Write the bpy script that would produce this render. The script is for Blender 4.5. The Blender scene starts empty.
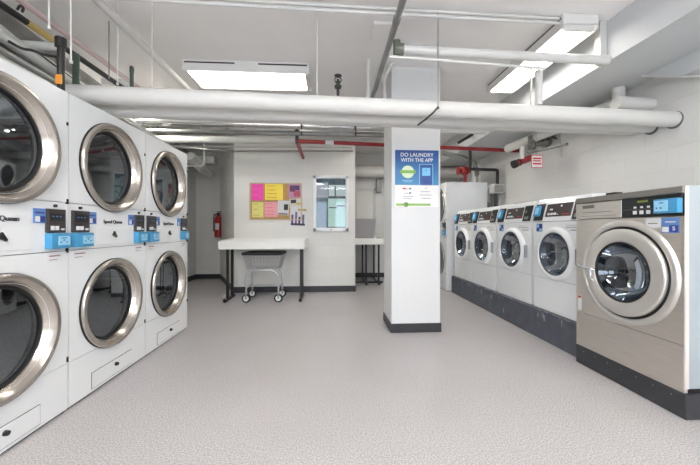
import bpy, bmesh, math, random
from mathutils import Vector, Matrix
random.seed(7)
SC = bpy.context.scene
COL = SC.collection
PI = math.pi

# ------------------------------------------------------------------ camera
F, HZ, CH = 315.0, 229.0, 1.11          # focal length in px, horizon row, camera height
YAW = math.atan(19/F)
cam = bpy.data.cameras.new('camera'); co = bpy.data.objects.new('camera', cam); COL.objects.link(co)
co.location = (0, 0, CH); co.rotation_euler = (PI/2, 0, -YAW)
cam.sensor_width = 36; cam.lens = 36*F/700; cam.shift_y = -(HZ-232.5)/700*-1
cam.clip_start = .05
SC.camera = co

# ------------------------------------------------------------------ world / exposure
w = bpy.data.worlds.new('world'); SC.world = w; w.use_nodes = True
w.node_tree.nodes['Background'].inputs[0].default_value = (.8, .87, 1, 1)
w.node_tree.nodes['Background'].inputs[1].default_value = 3.9
SC.view_settings.view_transform = 'Standard'
SC.view_settings.look = 'None'
SC.view_settings.gamma = 1
SC.view_settings.use_curve_mapping = False
SC.view_settings.exposure = 1.0
LIGHT = 4.0         # emission strength of the fluorescent tubes

# ------------------------------------------------------------------ survey helper (pixel of a 700x465 frame -> point on a given plane)
def P(px, py, X=None, Y=None, Z=None):
    u = (px-350)/F; c, s = math.cos(YAW), math.sin(YAW)
    d = Vector((s+c*u, c-s*u, (HZ-py)/F))
    t = X/d.x if X is not None else Y/d.y if Y is not None else (Z-CH)/d.z
    return Vector((0, 0, CH)) + d*t

# ------------------------------------------------------------------ materials
def lin(c): return tuple(((v/255)/12.92 if v/255 <= .04045 else ((v/255+.055)/1.055)**2.4) for v in c)
MATS = {}
def mat(name, rgb, rough=.5, metal=0, noise=0, nscale=20, bump=0, bscale=60, stretch=None, coat=0, spec=.5):
    if name in MATS: return MATS[name]
    m = bpy.data.materials.new(name); m.use_nodes = True; nt = m.node_tree; N = nt.nodes; L = nt.links
    b = N['Principled BSDF']; col = lin(rgb)+(1,)
    b.inputs['Base Color'].default_value = col; b.inputs['Roughness'].default_value = rough
    b.inputs['Metallic'].default_value = metal; b.inputs['Coat Weight'].default_value = coat
    b.inputs['Specular IOR Level'].default_value = spec
    tc = N.new('ShaderNodeTexCoord'); mp = N.new('ShaderNodeMapping'); L.new(tc.outputs['Object'], mp.inputs[0])
    if stretch: mp.inputs['Scale'].default_value = stretch
    if noise:
        n = N.new('ShaderNodeTexNoise'); n.inputs['Scale'].default_value = nscale; n.inputs['Detail'].default_value = 4
        L.new(mp.outputs[0], n.inputs[0])
        r = N.new('ShaderNodeValToRGB'); r.color_ramp.elements[0].position = .3; r.color_ramp.elements[1].position = .7
        r.color_ramp.elements[0].color = tuple(v*(1-noise) for v in col[:3])+(1,)
        r.color_ramp.elements[1].color = tuple(min(1, v*(1+noise)) for v in col[:3])+(1,)
        L.new(n.outputs[0], r.inputs[0]); L.new(r.outputs[0], b.inputs['Base Color'])
    if bump:
        n2 = N.new('ShaderNodeTexNoise'); n2.inputs['Scale'].default_value = bscale; n2.inputs['Detail'].default_value = 3
        L.new(mp.outputs[0], n2.inputs[0]); bp = N.new('ShaderNodeBump'); bp.inputs['Strength'].default_value = bump
        bp.inputs['Distance'].default_value = .01
        L.new(n2.outputs[0], bp.inputs['Height']); L.new(bp.outputs[0], b.inputs['Normal'])
    MATS[name] = m; return m

def emit(name, rgb, s):
    m = bpy.data.materials.new(name); m.use_nodes = True; b = m.node_tree.nodes['Principled BSDF']
    b.inputs['Base Color'].default_value = lin(rgb)+(1,); b.inputs['Emission Color'].default_value = lin(rgb)+(1,)
    b.inputs['Emission Strength'].default_value = s; return m

def block_mat(name, rgb, axis, rough=.45, var=.02):
    m = bpy.data.materials.new(name); m.use_nodes = True; nt = m.node_tree; N = nt.nodes; L = nt.links
    b = N['Principled BSDF']; b.inputs['Roughness'].default_value = rough
    tc = N.new('ShaderNodeTexCoord'); sp = N.new('ShaderNodeSeparateXYZ'); cb = N.new('ShaderNodeCombineXYZ')
    L.new(tc.outputs['Object'], sp.inputs[0]); L.new(sp.outputs[axis], cb.inputs[0]); L.new(sp.outputs[2], cb.inputs[1])
    br = N.new('ShaderNodeTexBrick'); L.new(cb.outputs[0], br.inputs[0])
    c = lin(rgb)
    br.inputs['Color1'].default_value = tuple(v*(1+var) for v in c)+(1,)
    br.inputs['Color2'].default_value = tuple(v*(1-var) for v in c)+(1,)
    br.inputs['Mortar'].default_value = tuple(v*.965 for v in c)+(1,)
    br.inputs['Scale'].default_value = 1; br.inputs['Mortar Size'].default_value = .006
    br.inputs['Mortar Smooth'].default_value = .6
    br.inputs['Brick Width'].default_value = .406; br.inputs['Row Height'].default_value = .203
    L.new(br.outputs[0], b.inputs['Base Color'])
    iv = N.new('ShaderNodeMath'); iv.operation = 'SUBTRACT'; iv.inputs[0].default_value = 1; L.new(br.outputs['Fac'], iv.inputs[1])
    ns = N.new('ShaderNodeTexNoise'); ns.inputs['Scale'].default_value = 45; L.new(tc.outputs['Object'], ns.inputs[0])
    ad = N.new('ShaderNodeMath'); ad.operation = 'MULTIPLY_ADD'; ad.inputs[1].default_value = .15
    L.new(ns.outputs[0], ad.inputs[0]); L.new(iv.outputs[0], ad.inputs[2])
    bp = N.new('ShaderNodeBump'); bp.inputs['Strength'].default_value = .28; bp.inputs['Distance'].default_value = .006
    L.new(ad.outputs[0], bp.inputs['Height']); L.new(bp.outputs[0], b.inputs['Normal'])
    return m

def floor_mat():
    m = bpy.data.materials.new('speckled_vinyl_tile'); m.use_nodes = True; nt = m.node_tree; N = nt.nodes; L = nt.links
    b = N['Principled BSDF']; tc = N.new('ShaderNodeTexCoord')
    n = N.new('ShaderNodeTexNoise'); n.inputs['Scale'].default_value = 135; n.inputs['Detail'].default_value = 3; n.inputs['Roughness'].default_value = .7
    L.new(tc.outputs['Object'], n.inputs[0])
    r = N.new('ShaderNodeValToRGB'); e = r.color_ramp.elements
    e[0].position = .36; e[0].color = lin((142, 138, 139))+(1,)
    e[1].position = .64; e[1].color = lin((211, 208, 209))+(1,)
    L.new(n.outputs[0], r.inputs[0])
    n2 = N.new('ShaderNodeTexNoise'); n2.inputs['Scale'].default_value = 1.3; n2.inputs['Detail'].default_value = 4
    L.new(tc.outputs['Object'], n2.inputs[0])
    r2 = N.new('ShaderNodeValToRGB'); r2.color_ramp.elements[0].position = .3; r2.color_ramp.elements[1].position = .7
    r2.color_ramp.elements[0].color = (.93, .925, .92, 1); r2.color_ramp.elements[1].color = (1, 1, 1, 1)
    L.new(n2.outputs[0], r2.inputs[0])
    mx = N.new('ShaderNodeMix'); mx.data_type = 'RGBA'; mx.blend_type = 'MULTIPLY'; mx.inputs[0].default_value = 1
    L.new(r.outputs[0], mx.inputs[6]); L.new(r2.outputs[0], mx.inputs[7])
    br = N.new('ShaderNodeTexBrick'); br.offset = 0; L.new(tc.outputs['Object'], br.inputs[0])
    br.inputs['Scale'].default_value = 1; br.inputs['Brick Width'].default_value = .305; br.inputs['Row Height'].default_value = .305
    br.inputs['Mortar Size'].default_value = .0012
    br.inputs['Color1'].default_value = (1, 1, 1, 1); br.inputs['Color2'].default_value = (.975, .975, .975, 1); br.inputs['Mortar'].default_value = (.86, .86, .86, 1)
    mx2 = N.new('ShaderNodeMix'); mx2.data_type = 'RGBA'; mx2.blend_type = 'MULTIPLY'; mx2.inputs[0].default_value = 1
    L.new(mx.outputs[2], mx2.inputs[6]); L.new(br.outputs[0], mx2.inputs[7])
    L.new(mx2.outputs[2], b.inputs['Base Color'])
    b.inputs['Roughness'].default_value = .38; b.inputs['Specular IOR Level'].default_value = .45
    bp = N.new('ShaderNodeBump'); bp.inputs['Strength'].default_value = .02; bp.inputs['Distance'].default_value = .004
    L.new(n.outputs[0], bp.inputs['Height']); L.new(bp.outputs[0], b.inputs['Normal'])
    return m

def glass_mat(name, tint, gl=.12, trans=.8):
    m = bpy.data.materials.new(name); m.use_nodes = True; nt = m.node_tree; N = nt.nodes; L = nt.links
    N.remove(N['Principled BSDF']); out = N['Material Output']
    tr = N.new('ShaderNodeBsdfTransparent'); tr.inputs[0].default_value = tuple(v*trans for v in tint)+(1,)
    g = N.new('ShaderNodeBsdfGlossy'); g.inputs['Roughness'].default_value = .03; g.inputs[0].default_value = (.86, .93, 1, 1)
    lw = N.new('ShaderNodeLayerWeight'); lw.inputs[0].default_value = .45
    ma = N.new('ShaderNodeMath'); ma.operation = 'MULTIPLY_ADD'; ma.inputs[1].default_value = .35; ma.inputs[2].default_value = gl
    L.new(lw.outputs['Fresnel'], ma.inputs[0])
    mx = N.new('ShaderNodeMixShader'); L.new(ma.outputs[0], mx.inputs[0]); L.new(tr.outputs[0], mx.inputs[1]); L.new(g.outputs[0], mx.inputs[2])
    L.new(mx.outputs[0], out.inputs[0]); return m

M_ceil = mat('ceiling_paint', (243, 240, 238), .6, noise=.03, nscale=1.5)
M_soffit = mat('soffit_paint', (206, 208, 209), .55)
M_wall = mat('cream_wall_paint', (221, 219, 215), .4, bump=.04, bscale=30)
M_pillar = mat('pillar_paint', (218, 219, 219), .4, noise=.015, nscale=3)
M_blockY = block_mat('painted_block_side', (214, 213, 210), 1)
M_blockX = block_mat('painted_block_back', (222, 221, 216), 0)
M_blockg = block_mat('painted_block_far', (212, 212, 209), 0)
M_floor = floor_mat()
M_base = mat('black_cove_base', (50, 51, 55), .45, noise=.12, nscale=10)
M_plinth = mat('scuffed_plinth_paint', (78, 82, 92), .45, noise=.2, nscale=9)
M_white = mat('white_enamel', (231, 233, 234), .28, coat=.3)
M_whited = mat('white_enamel_shaded_seam', (120, 122, 124), .5)
M_steel = mat('brushed_steel', (218, 212, 204), .36, 1, noise=.05, nscale=6, bump=.03, bscale=40, stretch=(1, 1, 12))
M_steelL = mat('polished_trim_steel', (198, 191, 183), .23, 1, noise=.04, nscale=8)
M_steelD = mat('satin_door_steel', (216, 213, 208), .42, .9, noise=.03, nscale=8)
M_chrome = mat('chrome', (225, 225, 225), .12, 1)
M_drum = mat('perforated_drum_steel', (66, 72, 86), .3, 1, noise=.25, nscale=70)
M_drumd = mat('dryer_drum_steel', (112, 112, 114), .45, .8, noise=.2, nscale=50)
M_black = mat('black_plastic', (24, 25, 27), .35)
M_rubber = mat('black_rubber', (20, 20, 21), .6)
M_dgray = mat('display_dark_brown', (58, 50, 50), .3)
M_blue = mat('reader_blue', (70, 146, 190), .35)
M_lblue = mat('reader_face_pale_blue', (150, 205, 232), .35)
M_navy = mat('label_navy', (48, 66, 140), .4)
M_label = mat('label_blue', (98, 134, 190), .4)
M_lab_w = mat('label_white', (225, 226, 228), .5)
M_paper = mat('paper_white', (236, 236, 234), .7)
M_redtxt = mat('red_print', (196, 40, 44), .5)
M_pipew = mat('white_pipe_paint', (212, 211, 207), .45, noise=.03, nscale=4)
M_pipeg = mat('pale_grey_pipe_paint', (198, 199, 195), .45, noise=.06, nscale=6)
M_pipes = mat('galvanised_conduit', (150, 150, 147), .35, .7, noise=.12, nscale=10)
M_piped = mat('dark_iron_pipe', (48, 47, 46), .45, .3, noise=.2, nscale=20)
M_pink = mat('faded_pink_pipe', (206, 184, 184), .45, noise=.06, nscale=8)
M_redp = mat('red_sprinkler_paint', (150, 38, 42), .4, noise=.08, nscale=8)
M_foil = mat('foil_duct_wrap', (196, 196, 194), .25, .9, bump=.35, bscale=14)
M_yel = mat('yellow_tape', (196, 170, 104), .5)
M_org = mat('orange_tag', (224, 150, 60), .5)
M_tab = mat('white_laminate', (232, 232, 228), .4)
M_tabin = mat('grey_laminate_edge', (205, 204, 200), .5)
M_fill_tube = emit('added_fill_tube', (255, 252, 246), 24.0)  # stronger tubes, used only in the added out-of-view fill lamps
M_fix = mat('fixture_enamel', (226, 224, 220), .4)
M_tube = emit('lit_fluorescent_tube', (255, 252, 246), LIGHT)
M_gd = glass_mat('dryer_door_glass', (.72, .74, .76), .2, .85)
M_gw = glass_mat('washer_door_glass', (.72, .84, 1.0), .05, .8)
M_gc = glass_mat('display_case_glass', (.97, .99, .99), .0, .99)

# ------------------------------------------------------------------ mesh helpers
def box(bm, x0, x1, y0, y1, z0, z1, bev=0, seg=1):
    vs = [bm.verts.new((x, y, z)) for x in (x0, x1) for y in (y0, y1) for z in (z0, z1)]
    q = [(0, 1, 3, 2), (4, 6, 7, 5), (0, 4, 5, 1), (2, 3, 7, 6), (0, 2, 6, 4), (1, 5, 7, 3)]
    fs = [bm.faces.new([vs[i] for i in f]) for f in q]
    if bev:
        es = list({e for f in fs for e in f.edges})
        bmesh.ops.bevel(bm, geom=es, offset=bev, segments=seg, affect='EDGES', profile=.7)

def tube(bm, pts, r, seg=14, caps=True):
    pts = [Vector(p) for p in pts]; rings = []
    d0 = (pts[1]-pts[0]).normalized(); ref = Vector((0, 0, 1)) if abs(d0.z) < .9 else Vector((1, 0, 0))
    a = d0.cross(ref).normalized()
    for i, p in enumerate(pts):
        din = (pts[i]-pts[i-1]).normalized() if i else (pts[1]-pts[0]).normalized()
        dout = (pts[i+1]-pts[i]).normalized() if i < len(pts)-1 else din
        n = (din+dout).normalized()
        if i: a = (a - n*a.dot(n)).normalized()
        b = n.cross(a).normalized(); k = 1/max(.35, n.dot(dout))
        k = 1 + (k-1)*.5
        rr = r[i] if isinstance(r, (list, tuple)) else r
        rings.append([bm.verts.new(p+(a*math.cos(2*PI*j/seg)+b*math.sin(2*PI*j/seg))*rr*k) for j in range(seg)])
    for q, s in zip(rings, rings[1:]):
        for j in range(seg): bm.faces.new((q[j], q[(j+1) % seg], s[(j+1) % seg], s[j]))
    if caps: bm.faces.new(rings[0][::-1]); bm.faces.new(rings[-1])

def arc(a, b, c, n=5, k=.5):
    """rounded corner a-b-c as points"""
    a, b, c = Vector(a), Vector(b), Vector(c); p = b+(a-b)*k; q = b+(c-b)*k
    return [(p*(1-t)**2+b*2*t*(1-t)+q*t*t) for t in [i/n for i in range(n+1)]]

def rounded(pts, rad=.06, n=4):
    pts = [Vector(p) for p in pts]; out = [pts[0]]
    for a, b, c in zip(pts, pts[1:], pts[2:]):
        ra = min(rad, (a-b).length*.45); rc = min(rad, (c-b).length*.45)
        p = b+(a-b).normalized()*ra; q = b+(c-b).normalized()*rc
        out += [(p*(1-t)**2+b*2*t*(1-t)+q*t*t) for t in [i/n for i in range(n+1)]]
    return out+[pts[-1]]

def lathe(bm, prof, cx=0, cz=0, seg=56, axis='Y', cy=0):
    """prof = [(radius, position along axis)]; axis Y: centre (cx, cz); axis Z: centre (cx, cy)"""
    rings = []
    for r, h in prof:
        if r < 1e-5:
            rings.append([bm.verts.new((cx, h, cz) if axis == 'Y' else (cx, cy, h))])
        else:
            rings.append([bm.verts.new((cx+r*math.cos(2*PI*j/seg), h, cz+r*math.sin(2*PI*j/seg)) if axis == 'Y'
                          else (cx+r*math.cos(2*PI*j/seg), cy+r*math.sin(2*PI*j/seg), h)) for j in range(seg)])
    for q, s in zip(rings, rings[1:]):
        for j in range(seg):
            k = (j+1) % seg
            if len(q) == 1 and len(s) == 1: continue
            if len(q) == 1: bm.faces.new((q[0], s[k], s[j]))
            elif len(s) == 1: bm.faces.new((q[j], q[k], s[0]))
            else: bm.faces.new((q[j], q[k], s[k], s[j]))

def prism(bm, pts, h0, h1, plane='XY'):
    """polygon extruded along the third axis"""
    def v(a, b, h): return (a, b, h) if plane == 'XY' else (a, h, b) if plane == 'XZ' else (h, a, b)
    lo = [bm.verts.new(v(a, b, h0)) for a, b in pts]; hi = [bm.verts.new(v(a, b, h1)) for a, b in pts]
    n = len(pts)
    bm.faces.new(lo[::-1]); bm.faces.new(hi)
    for i in range(n): bm.faces.new((lo[i], lo[(i+1) % n], hi[(i+1) % n], hi[i]))

def holed_plate(bm, x0, x1, z0, z1, cx, cz, r, y0, y1, seg=56):
    """rectangular plate, front at y0, with a round hole"""
    an = [2*PI*i/seg for i in range(seg)]
    an += [math.atan2(z-cz, x-cx) % (2*PI) for x in (x0, x1) for z in (z0, z1)]
    an = sorted(set(round(a, 6) for a in an)); F0, F1, O0, O1 = [], [], [], []
    for a in an:
        c, s = math.cos(a), math.sin(a); ts = []
        if abs(c) > 1e-6: ts.append(((x1 if c > 0 else x0)-cx)/c)
        if abs(s) > 1e-6: ts.append(((z1 if s > 0 else z0)-cz)/s)
        t = min(ts)
        F0.append(bm.verts.new((cx+r*c, y0, cz+r*s))); F1.append(bm.verts.new((cx+r*c, y1, cz+r*s)))
        O0.append(bm.verts.new((cx+t*c, y0, cz+t*s))); O1.append(bm.verts.new((cx+t*c, y1, cz+t*s)))
    n = len(an)
    for i in range(n):
        k = (i+1) % n
        bm.faces.new((F0[i], F0[k], O0[k], O0[i])); bm.faces.new((F1[k], F1[i], F0[i], F0[k]) if False else (F0[k], F0[i], F1[i], F1[k]))
        bm.faces.new((O0[i], O0[k], O1[k], O1[i]))

def obj(name, bm, m, parent=None, loc=None, rot=None, ang=32, fix=True):
    if fix: bmesh.ops.recalc_face_normals(bm, faces=bm.faces)
    me = bpy.data.meshes.new(name); bm.to_mesh(me); bm.free()
    me.materials.append(m)
    for p in me.polygons: p.use_smooth = True
    me.set_sharp_from_angle(angle=math.radians(ang))
    o = bpy.data.objects.new(name, me); COL.objects.link(o)
    if parent: o.parent = parent
    if loc: o.location = loc
    if rot: o.rotation_euler = rot
    return o

def B(name, m, parent, *boxes, bev=0, loc=None, rot=None, seg=1):
    bm = bmesh.new()
    for b in boxes: box(bm, *b, bev=bev, seg=seg)
    return obj(name, bm, m, parent, loc, rot)

def tag(o, label, cat, group=None, kind=None):
    o['label'] = label; o['category'] = cat
    if group: o['group'] = group
    if kind: o['kind'] = kind
    return o

def thing(name, label, cat, loc=(0, 0, 0), rotz=0, group=None):
    o = bpy.data.objects.new(name, None); COL.objects.link(o); o.empty_display_size = .1
    o.location = loc; o.rotation_euler = (0, 0, rotz)
    return tag(o, label, cat, group)

def struct(name, bm, m, ang=32):
    o = obj(name, bm, m, ang=ang); o['kind'] = 'structure'; return o

def kids(o): return [c for c in bpy.data.objects if c.parent == o]
def dup(o, parent=None):
    c = o.copy(); COL.objects.link(c); c.parent = parent
    for k in kids(o): dup(k, c)
    return c

def text(name, s, size, m, parent, loc, rot=(PI/2, 0, 0), depth=.0008, sx=1, align='CENTER', bold=.012):
    cu = bpy.data.curves.new(name, 'FONT'); cu.body = s; cu.size = size; cu.extrude = depth
    cu.align_x = align; cu.align_y = 'CENTER'; cu.offset = size*bold
    t = bpy.data.objects.new('tmp', cu); COL.objects.link(t)
    dg = bpy.context.evaluated_depsgraph_get()
    me = bpy.data.meshes.new_from_object(t.evaluated_get(dg)); bpy.data.objects.remove(t)
    me.name = name; me.materials.clear(); me.materials.append(m)
    o = bpy.data.objects.new(name, me); COL.objects.link(o); o.parent = parent
    o.location = loc; o.rotation_euler = rot; o.scale = (sx, 1, 1)
    return o

def pipe(name, label, cat, pts, r, m, group=None, rad=.06, seg=16, collars=()):
    """a pipe run; its origin is the first point"""
    o0 = Vector(pts[0]); q = [Vector(p)-o0 for p in pts]
    bm = bmesh.new(); tube(bm, rounded(q, rad) if len(q) > 2 else q, r, seg)
    if collars:
        d = q[-1]-q[0]
        for c in collars:
            a = q[0]+d*c; n = d.normalized()*(r*1.3); tube(bm, [a-n, a+n], r*1.18, seg)
    return tag(obj(name, bm, m, None, o0), label, cat, group)

# ------------------------------------------------------------------ the room
ZC, XR, XL, YB, YF = 2.85, 3.0, -3.0, -2.6, 7.2
bm = bmesh.new(); box(bm, XL-.1, XR+.1, YB-.1, YF+.1, -.1, 0); struct('floor', bm, M_floor)
bm = bmesh.new(); box(bm, XL-.1, XR+.1, YB-.1, YF+.1, ZC, ZC+.1); struct('ceiling', bm, M_ceil)
bm = bmesh.new(); box(bm, XR, XR+.12, YB-.1, YF+.1, 0, ZC); struct('wall_right', bm, M_blockY)
bm = bmesh.new(); box(bm, XL-.12, XL, YB-.1, YF+.1, 0, ZC); struct('wall_left', bm, M_blockY)
bm = bmesh.new(); box(bm, XL, XR, YF, YF+.12, 0, ZC); struct('wall_far', bm, M_blockg)
bm = bmesh.new()
for x0, x1, z0, z1 in ((XL, XR, 0, .9), (XL, XR, 2.35, ZC), (XL, -2.3, .9, 2.35), (-.15, .15, .9, 2.35), (2.3, XR, .9, 2.35)): box(bm, x0, x1, YB-.12, YB, z0, z1)
struct('wall_rear', bm, M_wall)
for k, x0 in enumerate((-2.3, .15)):          # unseen windows added behind the camera to let in fill daylight
    bm = bmesh.new(); x1 = x0+2.15
    for a, b, c, d in ((x0, x0+.05, .9, 2.35), (x1-.05, x1, .9, 2.35), (x0, x1, .9, .95), (x0, x1, 2.3, 2.35), (x0+1.05, x0+1.1, .9, 2.35)): box(bm, a, b, YB-.08, YB-.03, c, d)
    struct('window_fill_%d' % (k+1), bm, M_pipew)
WB = 5.58
bm = bmesh.new(); prism(bm, [(-1.68, WB), (.43, WB), (.43, YF), (-2.47, YF)], 0, ZC); struct('wall_back', bm, M_blockX, ang=8)
# cove base
bm = bmesh.new(); box(bm, -1.68, .436, WB-.008, WB, 0, .105); box(bm, .43, .438, WB-.008, YF, 0, .105)
d = Vector((-1.68+2.47, WB-YF)).normalized(); n = Vector((-d.y, d.x))*-1
if n.x > 0: n = -n
a, b = Vector((-1.68, WB)), Vector((-2.47, YF))
prism(bm, [tuple(a), tuple(b), tuple(b+n*.008), tuple(a+n*.008)], 0, .105); struct('baseboard_back', bm, M_base)
bm = bmesh.new(); box(bm, XL, -2.47, YF-.008, YF, 0, .105); box(bm, .44, XR, YF-.008, YF, 0, .105); struct('baseboard_far', bm, M_base)
bm = bmesh.new(); box(bm, XL, XL+.008, YB, YF-.01, 0, .105); struct('baseboard_left', bm, M_base)
# pillar
bm = bmesh.new(); box(bm, .645, 1.178, 3.335, 3.80, 0, ZC, bev=.006); struct('wall_pillar', bm, M_pillar)
bm = bmesh.new(); box(bm, .635, 1.188, 3.325, 3.81, 0, .098, bev=.004); struct('baseboard_pillar', bm, M_base)
# beam along the right wall
ZB, XB = 2.51, 2.31
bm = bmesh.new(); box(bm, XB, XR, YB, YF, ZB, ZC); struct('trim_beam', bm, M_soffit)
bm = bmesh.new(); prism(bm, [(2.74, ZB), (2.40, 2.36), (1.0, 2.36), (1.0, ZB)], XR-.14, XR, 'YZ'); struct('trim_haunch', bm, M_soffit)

# machine plinths
bm = bmesh.new(); box(bm, 2.11, XR-.005, 2.535, 5.40, 0, .293, bev=.006)
tag(obj('machine_plinth', bm, M_plinth), 'long dark grey scuffed plinth under the four white washers', 'plinth')
bm = bmesh.new(); box(bm, 2.05, XR-.005, 1.70, 2.525, 0, .148, bev=.006)
pl = tag(obj('machine_plinth', bm, M_base), 'low black plinth under the big stainless steel washer', 'plinth')
bm = bmesh.new()
for i in range(6): lathe(bm, [(.004, 1.698), (.004, 1.702)], 2.09+.14*i, .11 if i % 2 else .05, 10)
for k in range(7):
    yy = 1.78+.11*k; tube(bm, [(2.049, yy, .115), (2.052, yy, .115)], .004, 8)
obj('bolt_heads', bm, M_pipes, pl)
# paint scuffs
bm = bmesh.new()
for k in range(22):
    yy = random.uniform(2.6, 5.3); zz = .29-abs(random.gauss(0, .055)); ln = random.uniform(.01, .07)
    if zz < .03: continue
    box(bm, 2.1085, 2.1105, yy, yy+ln*.35, max(.01, zz-ln), zz)
for k in range(16):
    yy = random.uniform(2.6, 5.3); box(bm, 2.1075, 2.1135, yy, yy+random.uniform(.02, .14), .288, .2945)
sc = obj('paint_scuffs', bm, mat('chipped_paint', (136, 140, 146), .6), [o for o in COL.objects if o.name == 'machine_plinth'][0])
sc['kind'] = 'stuff'

# ------------------------------------------------------------------ lamps
def fixture(label, loc, L_, W_, rotz, tm=None):
    t = thing('ceiling_light', label, 'ceiling light', loc, rotz, None)      # origin at the ceiling
    B('housing', M_fix, t, (-L_/2, L_/2, -W_/2, W_/2, -.075, -.0), (-L_/2, L_/2, -W_/2, -W_/2+.008, -.116, -.07), (-L_/2, L_/2, W_/2-.008, W_/2, -.116, -.07), bev=.003)  # body plus two side skirts added to keep tube light off the beam
    for s in (-1, 1):
        for e in (-1, 1):
            B('vent_slot', M_black, t, (*sorted((e*.12, e*(L_/2-.02))), *sorted((s*(W_/2-.001), s*(W_/2+.0015))), -.035, -.02))
    for e in (-1, 1): B('lamp_holder', M_fix, t, (*sorted((e*(L_/2-.045), e*(L_/2-.02))), -W_/2+.02, W_/2-.02, -.12, -.075))
    for k in range(4):
        y = (-1.5+k)*W_/4.4; bm = bmesh.new(); tube(bm, [(-L_/2+.045, y, -.1), (L_/2-.045, y, -.1)], .019, 14)
        obj('lamp_tube', bm, tm or M_tube, t)
    return t
fixture('fluorescent ceiling light set crosswise above the stacked dryers', (-.875, 3.53, ZC), 1.29, .42, 0)
fixture('fluorescent ceiling light running lengthwise beside the beam on the right', (2.02, 3.05, ZC), 1.24, .30, PI/2)
fixture('added fluorescent fill light crosswise behind the camera on the left', (-.9, -.4, ZC), 1.29, .42, 0, M_fill_tube)  # unseen lamp added to brighten the room from behind the camera
fixture('added fluorescent fill light lengthwise behind the camera on the right', (1.5, .2, ZC), 1.24, .33, PI/2, M_fill_tube)  # second added lamp out of view, also for fill
fixture('added fluorescent fill light at the unseen rear of the room', (.2, -1.7, ZC), 1.29, .42, 0, M_fill_tube)  # third added lamp, out of view at the back
fixture('added fluorescent fill light in the far alcove, hidden by the pillar', (1.3, 5.25, ZC), .72, .30, 0, M_fill_tube)  # added to brighten the alcove, kept out of sight
fixture('short added fluorescent fill light by the left wall, hidden behind the farthest stacked dryer', (-2.5, 4.2, ZC), .8, .3, PI/2, M_fill_tube)  # added to brighten the far left corner, kept out of sight

# ------------------------------------------------------------------ stacked dryers
def card_unit(parent, xa, xb, side):
    """dark control panel with the blue card reader under it; side = which side the blue label is on"""
    p = B('control_panel', M_dgray, parent, (xa, xb, -.012, .01, 1.088, 1.226), bev=.003)
    bm = bmesh.new(); wd = (xb-xa)
    for k in range(2): box(bm, xa+wd*(.14+.24*k), xa+wd*(.32+.24*k), -.016, -.011, 1.103, 1.128)
    box(bm, xa+wd*.7, xa+wd*.88, -.015, -.011, 1.103, 1.114)
    obj('button', bm, M_lab_w, p)
    B('display', M_black, p, (xa+wd*.12, xb-wd*.12, -.0145, -.011, 1.155, 1.2))
    bm = bmesh.new()
    for k in range(3): box(bm, xa+wd*(.2+.2*k), xa+wd*(.3+.2*k), -.0155, -.0141, 1.18, 1.186)
    obj('display_print', bm, M_label, p)
    r = B('card_reader', M_blue, parent, (xa-.002, xb+.004, -.036, .01, .996, 1.086), bev=.008, seg=2)
    B('reader_face', M_lblue, r, (xa+wd*.32, xb-wd*.02, -.038, -.034, 1.015, 1.068), bev=.001)
    bm = bmesh.new()
    for k in range(3): box(bm, xa+wd*(.4+.17*k), xa+wd*(.5+.17*k), -.0392, -.0378, 1.03+.012*(k % 2), 1.036+.012*(k % 2))
    box(bm, xa+wd*.45, xa+wd*.8, -.0392, -.0378, 1.056, 1.06)
    obj('reader_print', bm, M_navy, r)
    la, lb = (xb+.002, xb+.072) if side > 0 else (xa-.072, xa-.002)
    l = B('price_label', M_label, parent, (la, lb, -.002, .008, 1.143, 1.224))
    c = (la+lb)/2
    B('label_patch', M_lab_w, l, (la+.006, c-.002, -.003, -.0015, 1.15, 1.18))
    B('label_mark', M_navy, l, (c+.002, lb-.005, -.003, -.0015, 1.15, 1.182), (la+.008, lb-.01, -.003, -.0015, 1.196, 1.204))
    bm = bmesh.new(); lathe(bm, [(0, -.008), (.008, -.008), (.009, 0), (.009, .005)], (xa+xb)/2, 1.245, 14); obj('lock', bm, M_black, parent)
    s = B('instruction_sticker', M_lab_w, parent, (xa+.012, xb-.012, -.0012, .002, .922, .966))
    bm = bmesh.new()
    box(bm, xa+.02, xb-.03, -.0022, -.001, .95, .958); box(bm, xa+.02, xb-.05, -.0022, -.001, .93, .934)
    obj('sticker_print', bm, mat('sticker_red_grey_print', (158, 120, 120), .6), s)

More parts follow.
